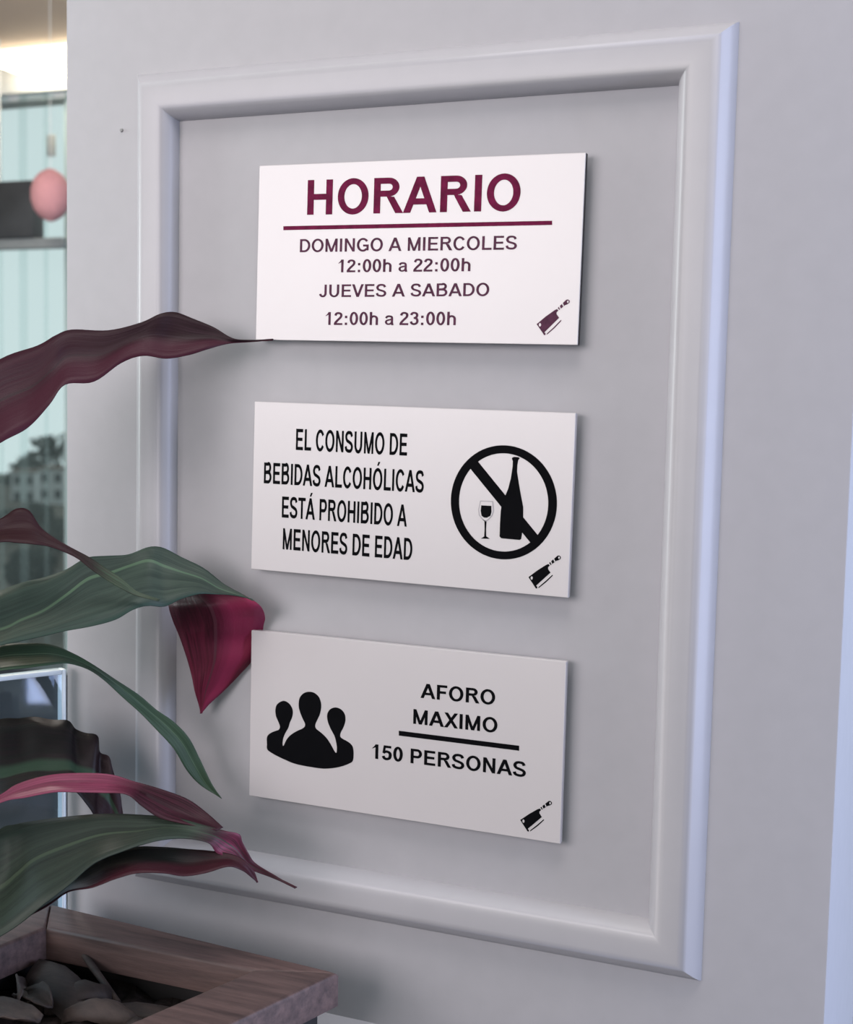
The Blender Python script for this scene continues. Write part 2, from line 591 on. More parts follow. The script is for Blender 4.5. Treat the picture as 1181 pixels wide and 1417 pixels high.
s1 = sign('opening_hours_sign', 0.1261, 1.5937, 0.0125, 0.2486, 0.1276,
          'topmost white sign with glare-tinted wine red heading and opening hours', M['sign_edge'])
lettering(s1, 'HORARIO', -83.6, 79.6, 27.19, 26.58, 24.86, M['wine'], 148, 122)
mark('underline', s1, [[(-102.95, 19.4), (102.81, 19.37), (102.94, 16.52), (-102.87, 16.52)]], M['wine'])
for body, u0, u1, v0, v1, cap in (('DOMINGO A MIERCOLES', -88.8, 78.4, 0.39, 0.44, 9.4),
                                  ('12:00h a 22:00h', -57.3, 45.0, -14.32, -14.07, 9.1),
                                  ('JUEVES A SABADO', -72.1, 59.5, -32.12, -31.07, 9.0),
                                  ('12:00h a 23:00h', -66.5, 35.5, -52.17, -51.3, 9.3)):
    lettering(s1, body, u0, u1, v0, v1, cap, M['plum'], 132, 105)
cleaver(s1, -0.8, 1.2, M['plum'], 'plum')

s2 = sign('alcohol_notice_sign', 0.1245, 1.4209, 0.0122, 0.2491, 0.1266,
          'middle white sign with black crossed-out bottle and wine glass symbol')
for body, u0, u1, v0, v1, cap in (('EL CONSUMO DE', -88.7, 1.0, 28.6, 28.54, 15.7),
                                  ('BEBIDAS ALCOH\u00d3LICAS', -115.1, 14.8, 2.4, 2.8, 15.7),
                                  ('EST\u00c1 PROHIBIDO A', -99.2, 2.6, -22.32, -22.36, 15.8),
                                  ('MENORES DE EDAD', -97.8, 7.5, -46.13, -46.34, 15.9)):
    lettering(s2, body, u0, u1, v0, v1, cap, M['ink'], 145, 112)
bm = bmesh.new()
NR = 72
cxr, czr = 74.9, -0.55
ra = [bm.verts.new(((cxr + 39.05 * math.cos(2 * math.pi * k / NR)) / 1000, -0.00012, (czr + 39.8 * math.sin(2 * math.pi * k / NR)) / 1000)) for k in range(NR)]
rb = [bm.verts.new(((cxr + 32.8 * math.cos(2 * math.pi * k / NR)) / 1000, -0.00012, (czr + 34.25 * math.sin(2 * math.pi * k / NR)) / 1000)) for k in range(NR)]
rc = [bm.verts.new((v.co.x, 0, v.co.z)) for v in ra]
for k in range(NR):
    j = (k + 1) % NR
    bm.faces.new((ra[k], ra[j], rb[j], rb[k]))
    bm.faces.new((rc[k], rc[j], ra[j], ra[k]))
flat(bm, [(48.9, 22.6), (54.9, 27.4), (101.4, -21.9), (96.2, -27.4)], 0.00011)
raw('prohibition_ring', bm, M['ink'], s2)
bottle = [(80.3, 30.9), (81.83, 31.6), (85.22, 31.5), (85.8, 30.6), (84.8, 29.4), (84.3, 25.5), (84.29, 21.42), (85.97, 13.03), (87.91, 4.65), (89.74, -2.89),
          (90.08, -11.38), (89.81, -19.91), (89.2, -25.0), (88.2, -25.8), (82.17, -25.75), (74.6, -25.6), (73.3, -24.4), (73.22, -15.91), (73.48, -6.47), (74.0, -1.3),
          (76.06, 3.52), (78.26, 9.19), (80.0, 16.95), (80.86, 24.64), (80.87, 28.88), (80.2, 30.0)]
mark('bottle_symbol', s2, [bottle], M['ink'], 0.00016)
wg = empty('wine_glass_symbol')
wg.parent = s2
goblet = [(57.9, -0.2), (67.6, 0.0), (68.5, -6.8), (67.5, -10.3), (65.0, -13.2), (63.2, -14.6), (63.1, -20.0), (63.4, -25.0), (66.2, -26.6), (59.4, -26.9),
          (61.9, -25.2), (62.0, -20.1), (61.7, -14.7), (59.5, -13.0), (57.3, -10.5), (56.7, -6.7)]
mark('goblet', wg, [goblet[5:14]], M['ink'])
bowl = [goblet[k] for k in (0, 1, 2, 3, 4, 5, 12, 13, 14, 15)]
mark('bowl_outline', wg, [bowl], M['grey_ink'])
mx, my = 62.6, -6.6
mark('bowl_inside', wg, [[(mx + (x - mx) * 0.86, my + (y - my) * 0.9) for x, y in bowl]], M['sign'], 0.00018)
mark('wine', wg, [[(58.9, -3.5), (66.4, -3.4), (66.7, -7.7), (66.0, -10.4), (63.6, -11.9), (61.3, -12.0), (59.4, -10.8), (58.6, -7.4)]], M['ink'], 0.00024)
cleaver(s2, 0, 0, M['ink'], 'black')

s3 = sign('capacity_sign', 0.1240, 1.2479, 0.0035, 0.2484, 0.1288,
          'lowest white sign with three black figures and the capacity of 150')
for body, u0, u1, v0, v1, cap in (('AFORO', 16.2, 73.2, 27.29, 28.4, 10.7),
                                  ('MAXIMO', 11.0, 75.5, 7.71, 8.6, 10.8),
                                  ('150 PERSONAS', -21.4, 97.6, -21.96, -20.4, 10.8)):
    lettering(s3, body, u0, u1, v0, v1, cap, M['ink'], 148, 118)
mark('underline', s3, [[(-0.21, 1.2), (92.04, 1.48), (92.16, -2.1), (-0.11, -2.4)]], M['ink'])
PEOPLE = [(-96.19, 12.68), (-92.18, 12.1), (-88.84, 9.3), (-87.43, 5.48), (-87.95, 1.03), (-89.81, -3.18), (-91.06, -7.32), (-93.88, -12.47), (-95.4, -16.67), (-95.76, -20.72), (-94.85, -21.57), (-92.46, -16.7), (-88.99, -12.67), (-84.2, -9.28), (-79.4, -6.7), (-77.25, -4.85), (-77.04, -2.44), (-79.59, 2.02), (-81.91, 7.31), (-82.63, 12.0), (-81.68, 16.87), (-78.68, 20.37), (-74.34, 22.04), (-69.53, 21.63), (-65.55, 18.68), (-63.69, 13.38), (-64.41, 6.98), (-66.47, 2.0), (-68.29, -2.18), (-67.61, -5.27), (-63.2, -7.89), (-58.78, -11.3), (-55.21, -15.59), (-52.08, -20.33), (-50.75, -21.5), (-50.09, -20.47), (-50.2, -15.75), (-51.9, -9.65), (-54.15, -5.99), (-56.39, -2.32), (-58.23, 2.19), (-58.51, 6.88), (-56.27, 10.69), (-52.01, 12.6), (-47.26, 11.73), (-44.19, 8.57), (-43.39, 3.96), (-44.8, -1.31), (-47.01, -5.51), (-47.46, -8.32), (-46.3, -9.9), (-41.98, -11.56), (-38.51, -13.48), (-36.65, -16.38), (-36.17, -21.81), (-36.91, -26.23), (-40.27, -28.64), (-46.21, -31.4), (-53.06, -33.5), (-60.83, -34.94), (-69.55, -35.07), (-78.34, -34.88), (-86.32, -34.1), (-93.47, -32.31), (-100.67, -30.19), (-106.1, -28.08), (-109.02, -26.03), (-109.18, -22.42), (-109.29, -16.79), (-106.83, -13.67), (-102.39, -11.27), (-99.29, -9.93), (-98.27, -7.4), (-99.4, -4.33), (-101.73, 0.2), (-102.36, 4.94), (-101.02, 9.49)]
mark('people_symbol', s3, [smooth_outline(PEOPLE, 3)], M['ink'])
cleaver(s3, -1.0, -0.3, M['ink'], 'black')

# ------------------------------------------------------------------ planter
TOP = 1.0816
OUT = [(-0.1643, -0.0400), (0.1005, -0.0567), (0.0200, -0.3370), (-0.2090, -0.3200)]
INN = [(-0.1367, -0.0802), (0.0440, -0.0780), (-0.0250, -0.3020), (-0.1720, -0.2880)]
pl = empty('planter_box', (-0.06, -0.19, 0.0))
tag(pl, 'tall dark planter box with reddish brown wooden rim', 'planter')


def lp(p, z): return (p[0] + 0.06, p[1] + 0.19, z)


for i, nm in enumerate(('rim_board', 'rim_board', 'rim_board', 'rim_board')):
    j = (i + 1) % 4
    quad = [OUT[i], OUT[j], INN[j], INN[i]]
    bm = bmesh.new()
    add_prism(bm, [lp(p, TOP - 0.025) for p in quad], [lp(p, TOP) for p in quad])
    bmesh.ops.bevel(bm, geom=[e for e in bm.edges if all(v.co.z > TOP - 0.001 for v in e.verts)], offset=0.003, segments=3, affect='EDGES', profile=0.5)
    o = obj(nm, bm, M['rim'], pl, 40)
cen = (sum(p[0] for p in OUT) / 4, sum(p[1] for p in OUT) / 4)
shr = lambda P, k: [(cen[0] + (p[0] - cen[0]) * k, cen[1] + (p[1] - cen[1]) * k) for p in P]
BO, BI = shr(OUT, 0.93), shr(OUT, 0.84)
for i in range(4):
    j = (i + 1) % 4
    quad = [BO[i], BO[j], BI[j], BI[i]]
    bm = bmesh.new()
    add_prism(bm, [lp(p, 0.0) for p in quad], [lp(p, TOP - 0.025) for p in quad])
    obj('side_panel', bm, M['body'], pl)
bm = bmesh.new()
add_prism(bm, [lp(p, 0.98) for p in BI], [lp(p, 1.043) for p in BI])
bmesh.ops.subdivide_edges(bm, edges=bm.edges[:], cuts=12, use_grid_fill=True)
for v in bm.verts:
    if v.co.z > 1.042:
        v.co.z += 0.006 * math.sin(v.co.x * 90) * math.cos(v.co.y * 70) + random.uniform(-0.002, 0.002)
obj('soil', bm, M['soil'], pl)


def litter(name, p0, p1, width, curl, mat, label, twist=0.0, lift=0.0, cat='leaf', group=None):
    """a dry curled scrap: a bent, cupped strip"""
    p0, p1 = Vector(p0), Vector(p1)
    d = (p1 - p0)
    side = d.cross(Vector((0, 0, 1))).normalized()
    bm = bmesh.new()
    rows = []
    n = 10
    for i in range(n + 1):
        t = i / n
        c = p0 + d * t + Vector((0, 0, lift * math.sin(math.pi * t)))
        wv = width * (0.25 + 0.75 * math.sin(math.pi * min(1, 0.08 + t * 0.9)) ** 0.7)
        a = twist * t
        s = side * math.cos(a) + Vector((0, 0, 1)) * math.sin(a)
        nrm = s.cross(d.normalized())
        rows.append([bm.verts.new(c + s * (wv * 0.5 * k / 3) + nrm * (curl * (abs(k) / 3) ** 2) + Vector((0, 0, random.uniform(-.0008, .0008)))) for k in range(-3, 4)])
    for a, b in zip(rows, rows[1:]):
        for k in range(6):
            bm.faces.new((a[k], a[k + 1], b[k + 1], b[k]))
    o = obj(name, bm, mat, None, 60)
    md = o.modifiers.new('thickness', 'SOLIDIFY')
    md.thickness = 0.0012
    md.offset = 0
    tag(o, label, cat, group)
    return o



def blade(name, rows, mat, parent, wav=0.0, along=6):
    """leaf blade from cross-sections (edge, midrib, edge) in world metres, smoothed along its length"""
    n = len(rows)
    R = [[Vector(p) for p in r] for r in rows]
    bm = bmesh.new()
    uvl = bm.loops.layers.uv.new('UVMap')
    K = 8
    grid = []
    uvs = {}
    for i in range(n - 1):
        q = [R[max(i - 1, 0)], R[i], R[i + 1], R[min(i + 2, n - 1)]]
        for s in range(along + (1 if i == n - 2 else 0)):
            t = s / along
            c3 = []
            for k in range(3):
                p0, p1, p2, p3 = [q[m][k] for m in range(4)]
                c3.append(0.5 * ((2 * p1) + (p2 - p0) * t + (2 * p0 - 5 * p1 + 4 * p2 - p3) * t * t + (3 * p1 - p0 - 3 * p2 + p3) * t ** 3))
            a, m, b = c3
            row = []
            vv = (i + t) / (n - 1)
            nrm = (b - a).cross(Vector((1, 0, -0.3))).normalized()
            for k in range(K + 1):
                u = k / K
                if u <= 0.5:
                    w = u * 2
                    p = a.lerp(m, w) + (m - b) * 0.0
                else:
                    w = (u - 0.5) * 2
                    p = m.lerp(b, w)
                bulge = math.sin(w * math.pi)
                p = p + nrm * (wav * bulge * math.sin(vv * 23 + (3 if u > 0.5 else 0)))
                v = bm.verts.new(p)
                uvs[v] = (u, vv)
                row.append(v)
            grid.append(row)
    for a, b in zip(grid, grid[1:]):
        for k in range(K):
            try:
                f = bm.faces.new((a[k], a[k + 1], b[k + 1], b[k]))
            except ValueError:
                continue
            for l in f.loops:
                l[uvl].uv = uvs[l.vert]
    o = obj(name, bm, mat, None, 60)
    o.parent = parent
    o.matrix_parent_inverse = Matrix.Translation(-parent.location)
    md = o.modifiers.new('thickness', 'SOLIDIFY')
    md.thickness = 0.0006
    md.offset = 0
    return o


# ------------------------------------------------------------------ plant
plant = empty('cordyline_plant', (-0.135, -0.225, 1.043))
tag(plant, 'wine and green long-leaved plant growing in the planter box', 'plant')
bm = bmesh.new()
add_tube(bm, [(0, 0, -0.03), (-0.012, 0.002, 0.06), (-0.03, 0.004, 0.19), (-0.052, 0.008, 0.34), (-0.064, 0.010, 0.45)], [0.011, 0.010, 0.0095, 0.009, 0.005], 12)
obj('stem', bm, M['stem'], plant, 50)

def C_(r, g, b, k=0.42):
    c = rgb(r, g, b)
    return (c[0] * k, c[1] * k, c[2] * k, 1)


LM = {
    'L1': leaf_mat('dark_wine_leaf', [(0, C_(88, 40, 58)), (0.25, C_(80, 34, 50)), (0.5, C_(58, 28, 36)), (1, C_(52, 25, 33))], C_(78, 48, 58), C_(72, 46, 54), None, 0.5, 0.012, lower=C_(92, 36, 56)),
    'L2': leaf_mat('maroon_leaf_green_tip', [(0, C_(66, 28, 36)), (0.56, C_(70, 30, 38)), (0.68, C_(70, 66, 56)), (0.8, C_(98, 124, 96)), (1, C_(110, 134, 110))], C_(80, 50, 52), None, None),
    'L3': leaf_mat('grey_green_leaf', [(0, C_(82, 106, 92)), (0.35, C_(84, 104, 94)), (1, C_(100, 116, 100))], C_(60, 76, 70), C_(120, 152, 122), C_(70, 96, 84), 0.5, 0.016, 0.02),
    'L3b': leaf_mat('wine_leaf_underside', [(0, C_(96, 38, 54)), (0.3, C_(124, 46, 70)), (1, C_(170, 58, 92))], C_(72, 30, 42), C_(128, 70, 84), None, 0.5, 0.012, lower=C_(195, 66, 106)),
    'L4': leaf_mat('green_strap_leaf', [(0, C_(88, 114, 86)), (0.38, C_(80, 108, 80)), (0.46, C_(74, 86, 66)), (0.55, C_(88, 116, 90)), (1, C_(96, 122, 96))], C_(66, 90, 68), C_(112, 140, 108), None, 0.45, 0.015),
    'L5': leaf_mat('blackish_leaf', [(0, C_(44, 46, 42)), (0.5, C_(40, 36, 36)), (0.8, C_(60, 34, 42)), (1, C_(74, 42, 54))], C_(54, 40, 44), C_(70, 96, 76), None, 0.5, 0.05),
    'L6': leaf_mat('pink_edged_leaf', [(0, C_(200, 100, 134)), (0.55, C_(196, 98, 130)), (0.62, C_(140, 64, 88)), (0.68, C_(66, 30, 40)), (1, C_(60, 28, 38))], C_(110, 52, 70), None, None),
    'L7': leaf_mat('dark_green_leaf', [(0, C_(66, 82, 68)), (0.4, C_(70, 82, 72)), (0.56, C_(84, 100, 84)), (0.62, C_(96, 62, 70)), (0.68, C_(180, 84, 116)), (0.78, C_(130, 50, 74)), (1, C_(96, 34, 50))], C_(50, 58, 52), C_(88, 104, 84), None, 0.5, 0.014),
    'L8': leaf_mat('shaded_black_green_leaf', [(0, C_(36, 40, 36)), (0.6, C_(40, 42, 38)), (0.85, C_(92, 34, 50)), (1, C_(120, 40, 62))], C_(50, 48, 46), None, None, lower=C_(84, 36, 48)),  # black-green puts the shade on the folded half into the leaf colour
}
# cross-sections of the leaves (upper edge, midrib, lower edge), world metres
LEAF_L1 = [
    ((-0.1868, -0.2146, 1.4060), (-0.1868, -0.2216, 1.4000), (-0.1868, -0.2146, 1.3940)),
    ((-0.1739, -0.1380, 1.4865), (-0.1637, -0.1460, 1.4587), (-0.1464, -0.1620, 1.4321)),
    ((-0.1527, -0.1100, 1.5122), (-0.1453, -0.1190, 1.4821), (-0.1277, -0.1400, 1.4531)),
    ((-0.1313, -0.0950, 1.5228), (-0.1287, -0.1040, 1.4929), (-0.1162, -0.1250, 1.4638)),
    ((-0.1224, -0.0860, 1.5306), (-0.1190, -0.0940, 1.5052), (-0.1061, -0.1140, 1.4803)),
    ((-0.1137, -0.0780, 1.5352), (-0.1126, -0.0835, 1.5158), (-0.1017, -0.1020, 1.4949)),
    ((-0.0893, -0.0680, 1.5353), (-0.0920, -0.0724, 1.5175), (-0.0872, -0.0880, 1.4975)),
    ((-0.0679, -0.0580, 1.5416), (-0.0733, -0.0612, 1.5282), (-0.0736, -0.0740, 1.5115)),
    ((-0.0565, -0.0500, 1.5484), (-0.0612, -0.0540, 1.5329), (-0.0604, -0.0660, 1.5171)),
    ((-0.0487, -0.0420, 1.5500), (-0.0506, -0.0453, 1.5322), (-0.0460, -0.0580, 1.5155)),
    ((-0.0369, -0.0360, 1.5456), (-0.0372, -0.0386, 1.5309), (-0.0328, -0.0480, 1.5186)),
    ((-0.0232, -0.0290, 1.5396), (-0.0247, -0.0310, 1.5315), (-0.0225, -0.0390, 1.5232)),
    ((-0.0107, -0.0240, 1.5319), (-0.0114, -0.0250, 1.5300), (-0.0120, -0.0260, 1.5281)),
    ((0.0005, -0.0180, 1.5309), (0.0005, -0.0180, 1.5303), (0.0005, -0.0180, 1.5296)),
    ((0.0169, -0.0125, 1.5320), (0.0169, -0.0125, 1.5315), (0.0169, -0.0125, 1.5310)),
]
LEAF_L2 = [
    ((-0.1728, -0.2166, 1.3060), (-0.1728, -0.2236, 1.3000), (-0.1728, -0.2166, 1.2940)),
    ((-0.1495, -0.1590, 1.3866), (-0.1469, -0.1620, 1.3832), (-0.1388, -0.1710, 1.3808)),
    ((-0.1348, -0.1320, 1.3990), (-0.1323, -0.1350, 1.3912), (-0.1213, -0.1480, 1.3848)),
    ((-0.1274, -0.1240, 1.4060), (-0.1241, -0.1268, 1.3931), (-0.1124, -0.1400, 1.3841)),
    ((-0.1209, -0.1180, 1.4049), (-0.1159, -0.1208, 1.3921), (-0.1030, -0.1340, 1.3831)),
    ((-0.1132, -0.1150, 1.3932), (-0.1078, -0.1170, 1.3867), (-0.0961, -0.1270, 1.3814)),
    ((-0.1028, -0.1130, 1.3859), (-0.0971, -0.1150, 1.3815), (-0.0884, -0.1210, 1.3777)),
    ((-0.0920, -0.1090, 1.3794), (-0.0871, -0.1110, 1.3758), (-0.0806, -0.1150, 1.3725)),
    ((-0.0802, -0.1040, 1.3729), (-0.0771, -0.1060, 1.3687), (-0.0726, -0.1100, 1.3648)),
    ((-0.0714, -0.0990, 1.3662), (-0.0687, -0.1010, 1.3620), (-0.0646, -0.1050, 1.3580)),
    ((-0.0582, -0.0950, 1.3579), (-0.0567, -0.0970, 1.3546), (-0.0539, -0.1010, 1.3516)),
    ((-0.0460, -0.0930, 1.3491), (-0.0459, -0.0940, 1.3477), (-0.0458, -0.0950, 1.3463)),
    ((-0.0285, -0.0900, 1.3444), (-0.0291, -0.0900, 1.3436), (-0.0298, -0.0900, 1.3427)),
]
LEAF_L3 = [
    ((-0.1588, -0.2186, 1.2060), (-0.1588, -0.2256, 1.2000), (-0.1588, -0.2186, 1.1940)),
    ((-0.1896, -0.1300, 1.3234), (-0.1718, -0.1460, 1.3115), (-0.1468, -0.1700, 1.3023)),
    ((-0.1640, -0.0980, 1.3410), (-0.1424, -0.1237, 1.3174), (-0.1269, -0.1420, 1.3107)),
    ((-0.1492, -0.0900, 1.3476), (-0.1325, -0.1126, 1.3236), (-0.1158, -0.1340, 1.3135)),
    ((-0.1350, -0.0830, 1.3516), (-0.1206, -0.1021, 1.3303), (-0.1013, -0.1270, 1.3173)),
    ((-0.1207, -0.0760, 1.3578), (-0.1116, -0.0885, 1.3406), (-0.0880, -0.1200, 1.3210)),
    ((-0.1084, -0.0680, 1.3665), (-0.1015, -0.0752, 1.3524), (-0.0705, -0.1120, 1.3249)),
    ((-0.0926, -0.0630, 1.3686), (-0.0877, -0.0674, 1.3570), (-0.0573, -0.1030, 1.3293)),
    ((-0.0781, -0.0580, 1.3701), (-0.0756, -0.0602, 1.3623), (-0.0483, -0.0940, 1.3361)),
    ((-0.0630, -0.0540, 1.3761), (-0.0610, -0.0570, 1.3669), (-0.0416, -0.0860, 1.3381)),
    ((-0.0543, -0.0480, 1.3755), (-0.0509, -0.0524, 1.3630), (-0.0342, -0.0760, 1.3369)),
    ((-0.0411, -0.0430, 1.3688), (-0.0386, -0.0474, 1.3585), (-0.0266, -0.0670, 1.3415)),
    ((-0.0260, -0.0370, 1.3611), (-0.0246, -0.0420, 1.3539), (-0.0176, -0.0570, 1.3447)),
    ((-0.0115, -0.0320, 1.3496), (-0.0122, -0.0372, 1.3467), (-0.0103, -0.0480, 1.3441)),
    ((0.0035, -0.0310, 1.3430), (0.0007, -0.0330, 1.3427), (-0.0010, -0.0370, 1.3428)),
    ((0.0134, -0.0300, 1.3387), (0.0122, -0.0300, 1.3392), (0.0109, -0.0300, 1.3396)),
]
LEAF_L3b = [
    ((-0.0564, -0.0310, 1.3440), (-0.0340, -0.0342, 1.3458), (-0.0095, -0.0290, 1.3466)),
    ((-0.0596, -0.0310, 1.3343), (-0.0293, -0.0352, 1.3386), (0.0042, -0.0290, 1.3422)),
    ((-0.0589, -0.0330, 1.3285), (-0.0200, -0.0374, 1.3327), (0.0155, -0.0250, 1.3344)),
    ((-0.0556, -0.0320, 1.3176), (-0.0192, -0.0320, 1.3223), (0.0126, -0.0120, 1.3242)),
    ((-0.0533, -0.0295, 1.3096), (-0.0210, -0.0278, 1.3143), (0.0089, -0.0075, 1.3166)),
    ((-0.0516, -0.0260, 1.3003), (-0.0243, -0.0223, 1.3040), (0.0046, -0.0030, 1.3061)),
    ((-0.0479, -0.0235, 1.2862), (-0.0262, -0.0205, 1.2889), (-0.0012, -0.0035, 1.2900)),
    ((-0.0459, -0.0205, 1.2735), (-0.0310, -0.0184, 1.2755), (-0.0132, -0.0045, 1.2760)),
    ((-0.0451, -0.0175, 1.2617), (-0.0365, -0.0159, 1.2627), (-0.0248, -0.0075, 1.2630)),
    ((-0.0433, -0.0150, 1.2512), (-0.0398, -0.0144, 1.2517), (-0.0361, -0.0110, 1.2517)),
    ((-0.0423, -0.0135, 1.2442), (-0.0419, -0.0135, 1.2442), (-0.0416, -0.0135, 1.2443)),
]
LEAF_L4 = [
    ((-0.1518, -0.2196, 1.1560), (-0.1518, -0.2266, 1.1500), (-0.1518, -0.2196, 1.1440)),
    ((-0.1742, -0.1400, 1.2945), (-0.1678, -0.1470, 1.2898), (-0.1561, -0.1600, 1.2869)),
    ((-0.1515, -0.1130, 1.3037), (-0.1448, -0.1210, 1.2964), (-0.1312, -0.1370, 1.2913)),
    ((-0.1320, -0.1000, 1.3050), (-0.1288, -0.1080, 1.2975), (-0.1190, -0.1240, 1.2922)),
    ((-0.1201, -0.0920, 1.3032), (-0.1165, -0.0990, 1.2974), (-0.1082, -0.1120, 1.2933)),
    ((-0.1033, -0.0860, 1.2962), (-0.1041, -0.0900, 1.2938), (-0.1019, -0.0980, 1.2925)),
    ((-0.0891, -0.0800, 1.2873), (-0.0914, -0.0830, 1.2870), (-0.0921, -0.0880, 1.2873)),
    ((-0.0794, -0.0720, 1.2781), (-0.0824, -0.0750, 1.2781), (-0.0839, -0.0800, 1.2786)),
    ((-0.0666, -0.0610, 1.2658), (-0.0715, -0.0650, 1.2656), (-0.0750, -0.0710, 1.2658)),
    ((-0.0567, -0.0520, 1.2535), (-0.0613, -0.0560, 1.2527), (-0.0632, -0.0640, 1.2531)),
    ((-0.0466, -0.0450, 1.2443), (-0.0513, -0.0490, 1.2413), (-0.0532, -0.0570, 1.2396)),
    ((-0.0369, -0.0390, 1.2319), (-0.0417, -0.0420, 1.2278), (-0.0438, -0.0490, 1.2251)),
    ((-0.0317, -0.0320, 1.2152), (-0.0355, -0.0350, 1.2107), (-0.0380, -0.0400, 1.2069)),
    ((-0.0231, -0.0280, 1.1951), (-0.0276, -0.0290, 1.1942), (-0.0309, -0.0320, 1.1940)),
    ((-0.0153, -0.0260, 1.1838), (-0.0163, -0.0260, 1.1843), (-0.0172, -0.0260, 1.1847)),
]
LEAF_L5 = [
    ((-0.1476, -0.2202, 1.1260), (-0.1476, -0.2272, 1.1200), (-0.1476, -0.2202, 1.1140)),
    ((-0.2093, -0.1020, 1.2316), (-0.1928, -0.1160, 1.2003), (-0.1759, -0.1320, 1.1829)),
    ((-0.1757, -0.0850, 1.2401), (-0.1539, -0.1110, 1.2053), (-0.1420, -0.1250, 1.1964)),
    ((-0.1644, -0.0780, 1.2404), (-0.1426, -0.1028, 1.2081), (-0.1296, -0.1180, 1.1983)),
    ((-0.1536, -0.0720, 1.2415), (-0.1317, -0.0968, 1.2107), (-0.1188, -0.1120, 1.2014)),
    ((-0.1413, -0.0670, 1.2395), (-0.1199, -0.0918, 1.2111), (-0.1072, -0.1070, 1.2027)),
    ((-0.1295, -0.0630, 1.2394), (-0.1101, -0.0870, 1.2112), (-0.0975, -0.1030, 1.2018)),
    ((-0.1251, -0.0600, 1.2331), (-0.1063, -0.0824, 1.2076), (-0.0921, -0.1000, 1.1974)),
    ((-0.1157, -0.0600, 1.2308), (-0.1025, -0.0776, 1.2046), (-0.0887, -0.0960, 1.1903)),
    ((-0.1051, -0.0590, 1.2295), (-0.0976, -0.0726, 1.2013), (-0.0860, -0.0910, 1.1817)),
    ((-0.1031, -0.0590, 1.2175), (-0.0971, -0.0690, 1.1934), (-0.0851, -0.0870, 1.1730)),
    ((-0.0945, -0.0590, 1.2146), (-0.0909, -0.0680, 1.1892), (-0.0828, -0.0830, 1.1667)),
    ((-0.0898, -0.0600, 1.2037), (-0.0870, -0.0670, 1.1831), (-0.0799, -0.0800, 1.1651)),
    ((-0.0825, -0.0620, 1.1896), (-0.0814, -0.0680, 1.1763), (-0.0774, -0.0780, 1.1649)),
    ((-0.0770, -0.0660, 1.1753), (-0.0761, -0.0700, 1.1691), (-0.0751, -0.0740, 1.1629)),
]
LEAF_L6 = [
    ((-0.1448, -0.2206, 1.1060), (-0.1448, -0.2276, 1.1000), (-0.1448, -0.2206, 1.0940)),
    ((-0.1452, -0.1660, 1.1915), (-0.1443, -0.1670, 1.1881), (-0.1380, -0.1740, 1.1872)),
    ((-0.1242, -0.1460, 1.2045), (-0.1233, -0.1470, 1.2020), (-0.1174, -0.1540, 1.2019)),
    ((-0.1185, -0.1360, 1.2099), (-0.1121, -0.1380, 1.2068), (-0.0992, -0.1480, 1.2068)),
    ((-0.1033, -0.1280, 1.2156), (-0.0958, -0.1300, 1.2116), (-0.0819, -0.1400, 1.2106)),
    ((-0.0863, -0.1200, 1.2184), (-0.0817, -0.1210, 1.2124), (-0.0696, -0.1320, 1.2101)),
    ((-0.0581, -0.1110, 1.2192), (-0.0601, -0.1120, 1.2123), (-0.0549, -0.1230, 1.2092)),
    ((-0.0403, -0.1040, 1.2144), (-0.0423, -0.1060, 1.2100), (-0.0386, -0.1160, 1.2084)),
    ((-0.0225, -0.0960, 1.2089), (-0.0283, -0.1000, 1.2031), (-0.0286, -0.1120, 1.2004)),
    ((-0.0053, -0.0880, 1.2016), (-0.0138, -0.0940, 1.1956), (-0.0168, -0.1080, 1.1926)),
    ((0.0085, -0.0850, 1.1927), (0.0020, -0.0900, 1.1893), (-0.0005, -0.1010, 1.1882)),
    ((0.0228, -0.0870, 1.1848), (0.0220, -0.0900, 1.1846), (0.0212, -0.0930, 1.1843)),
]
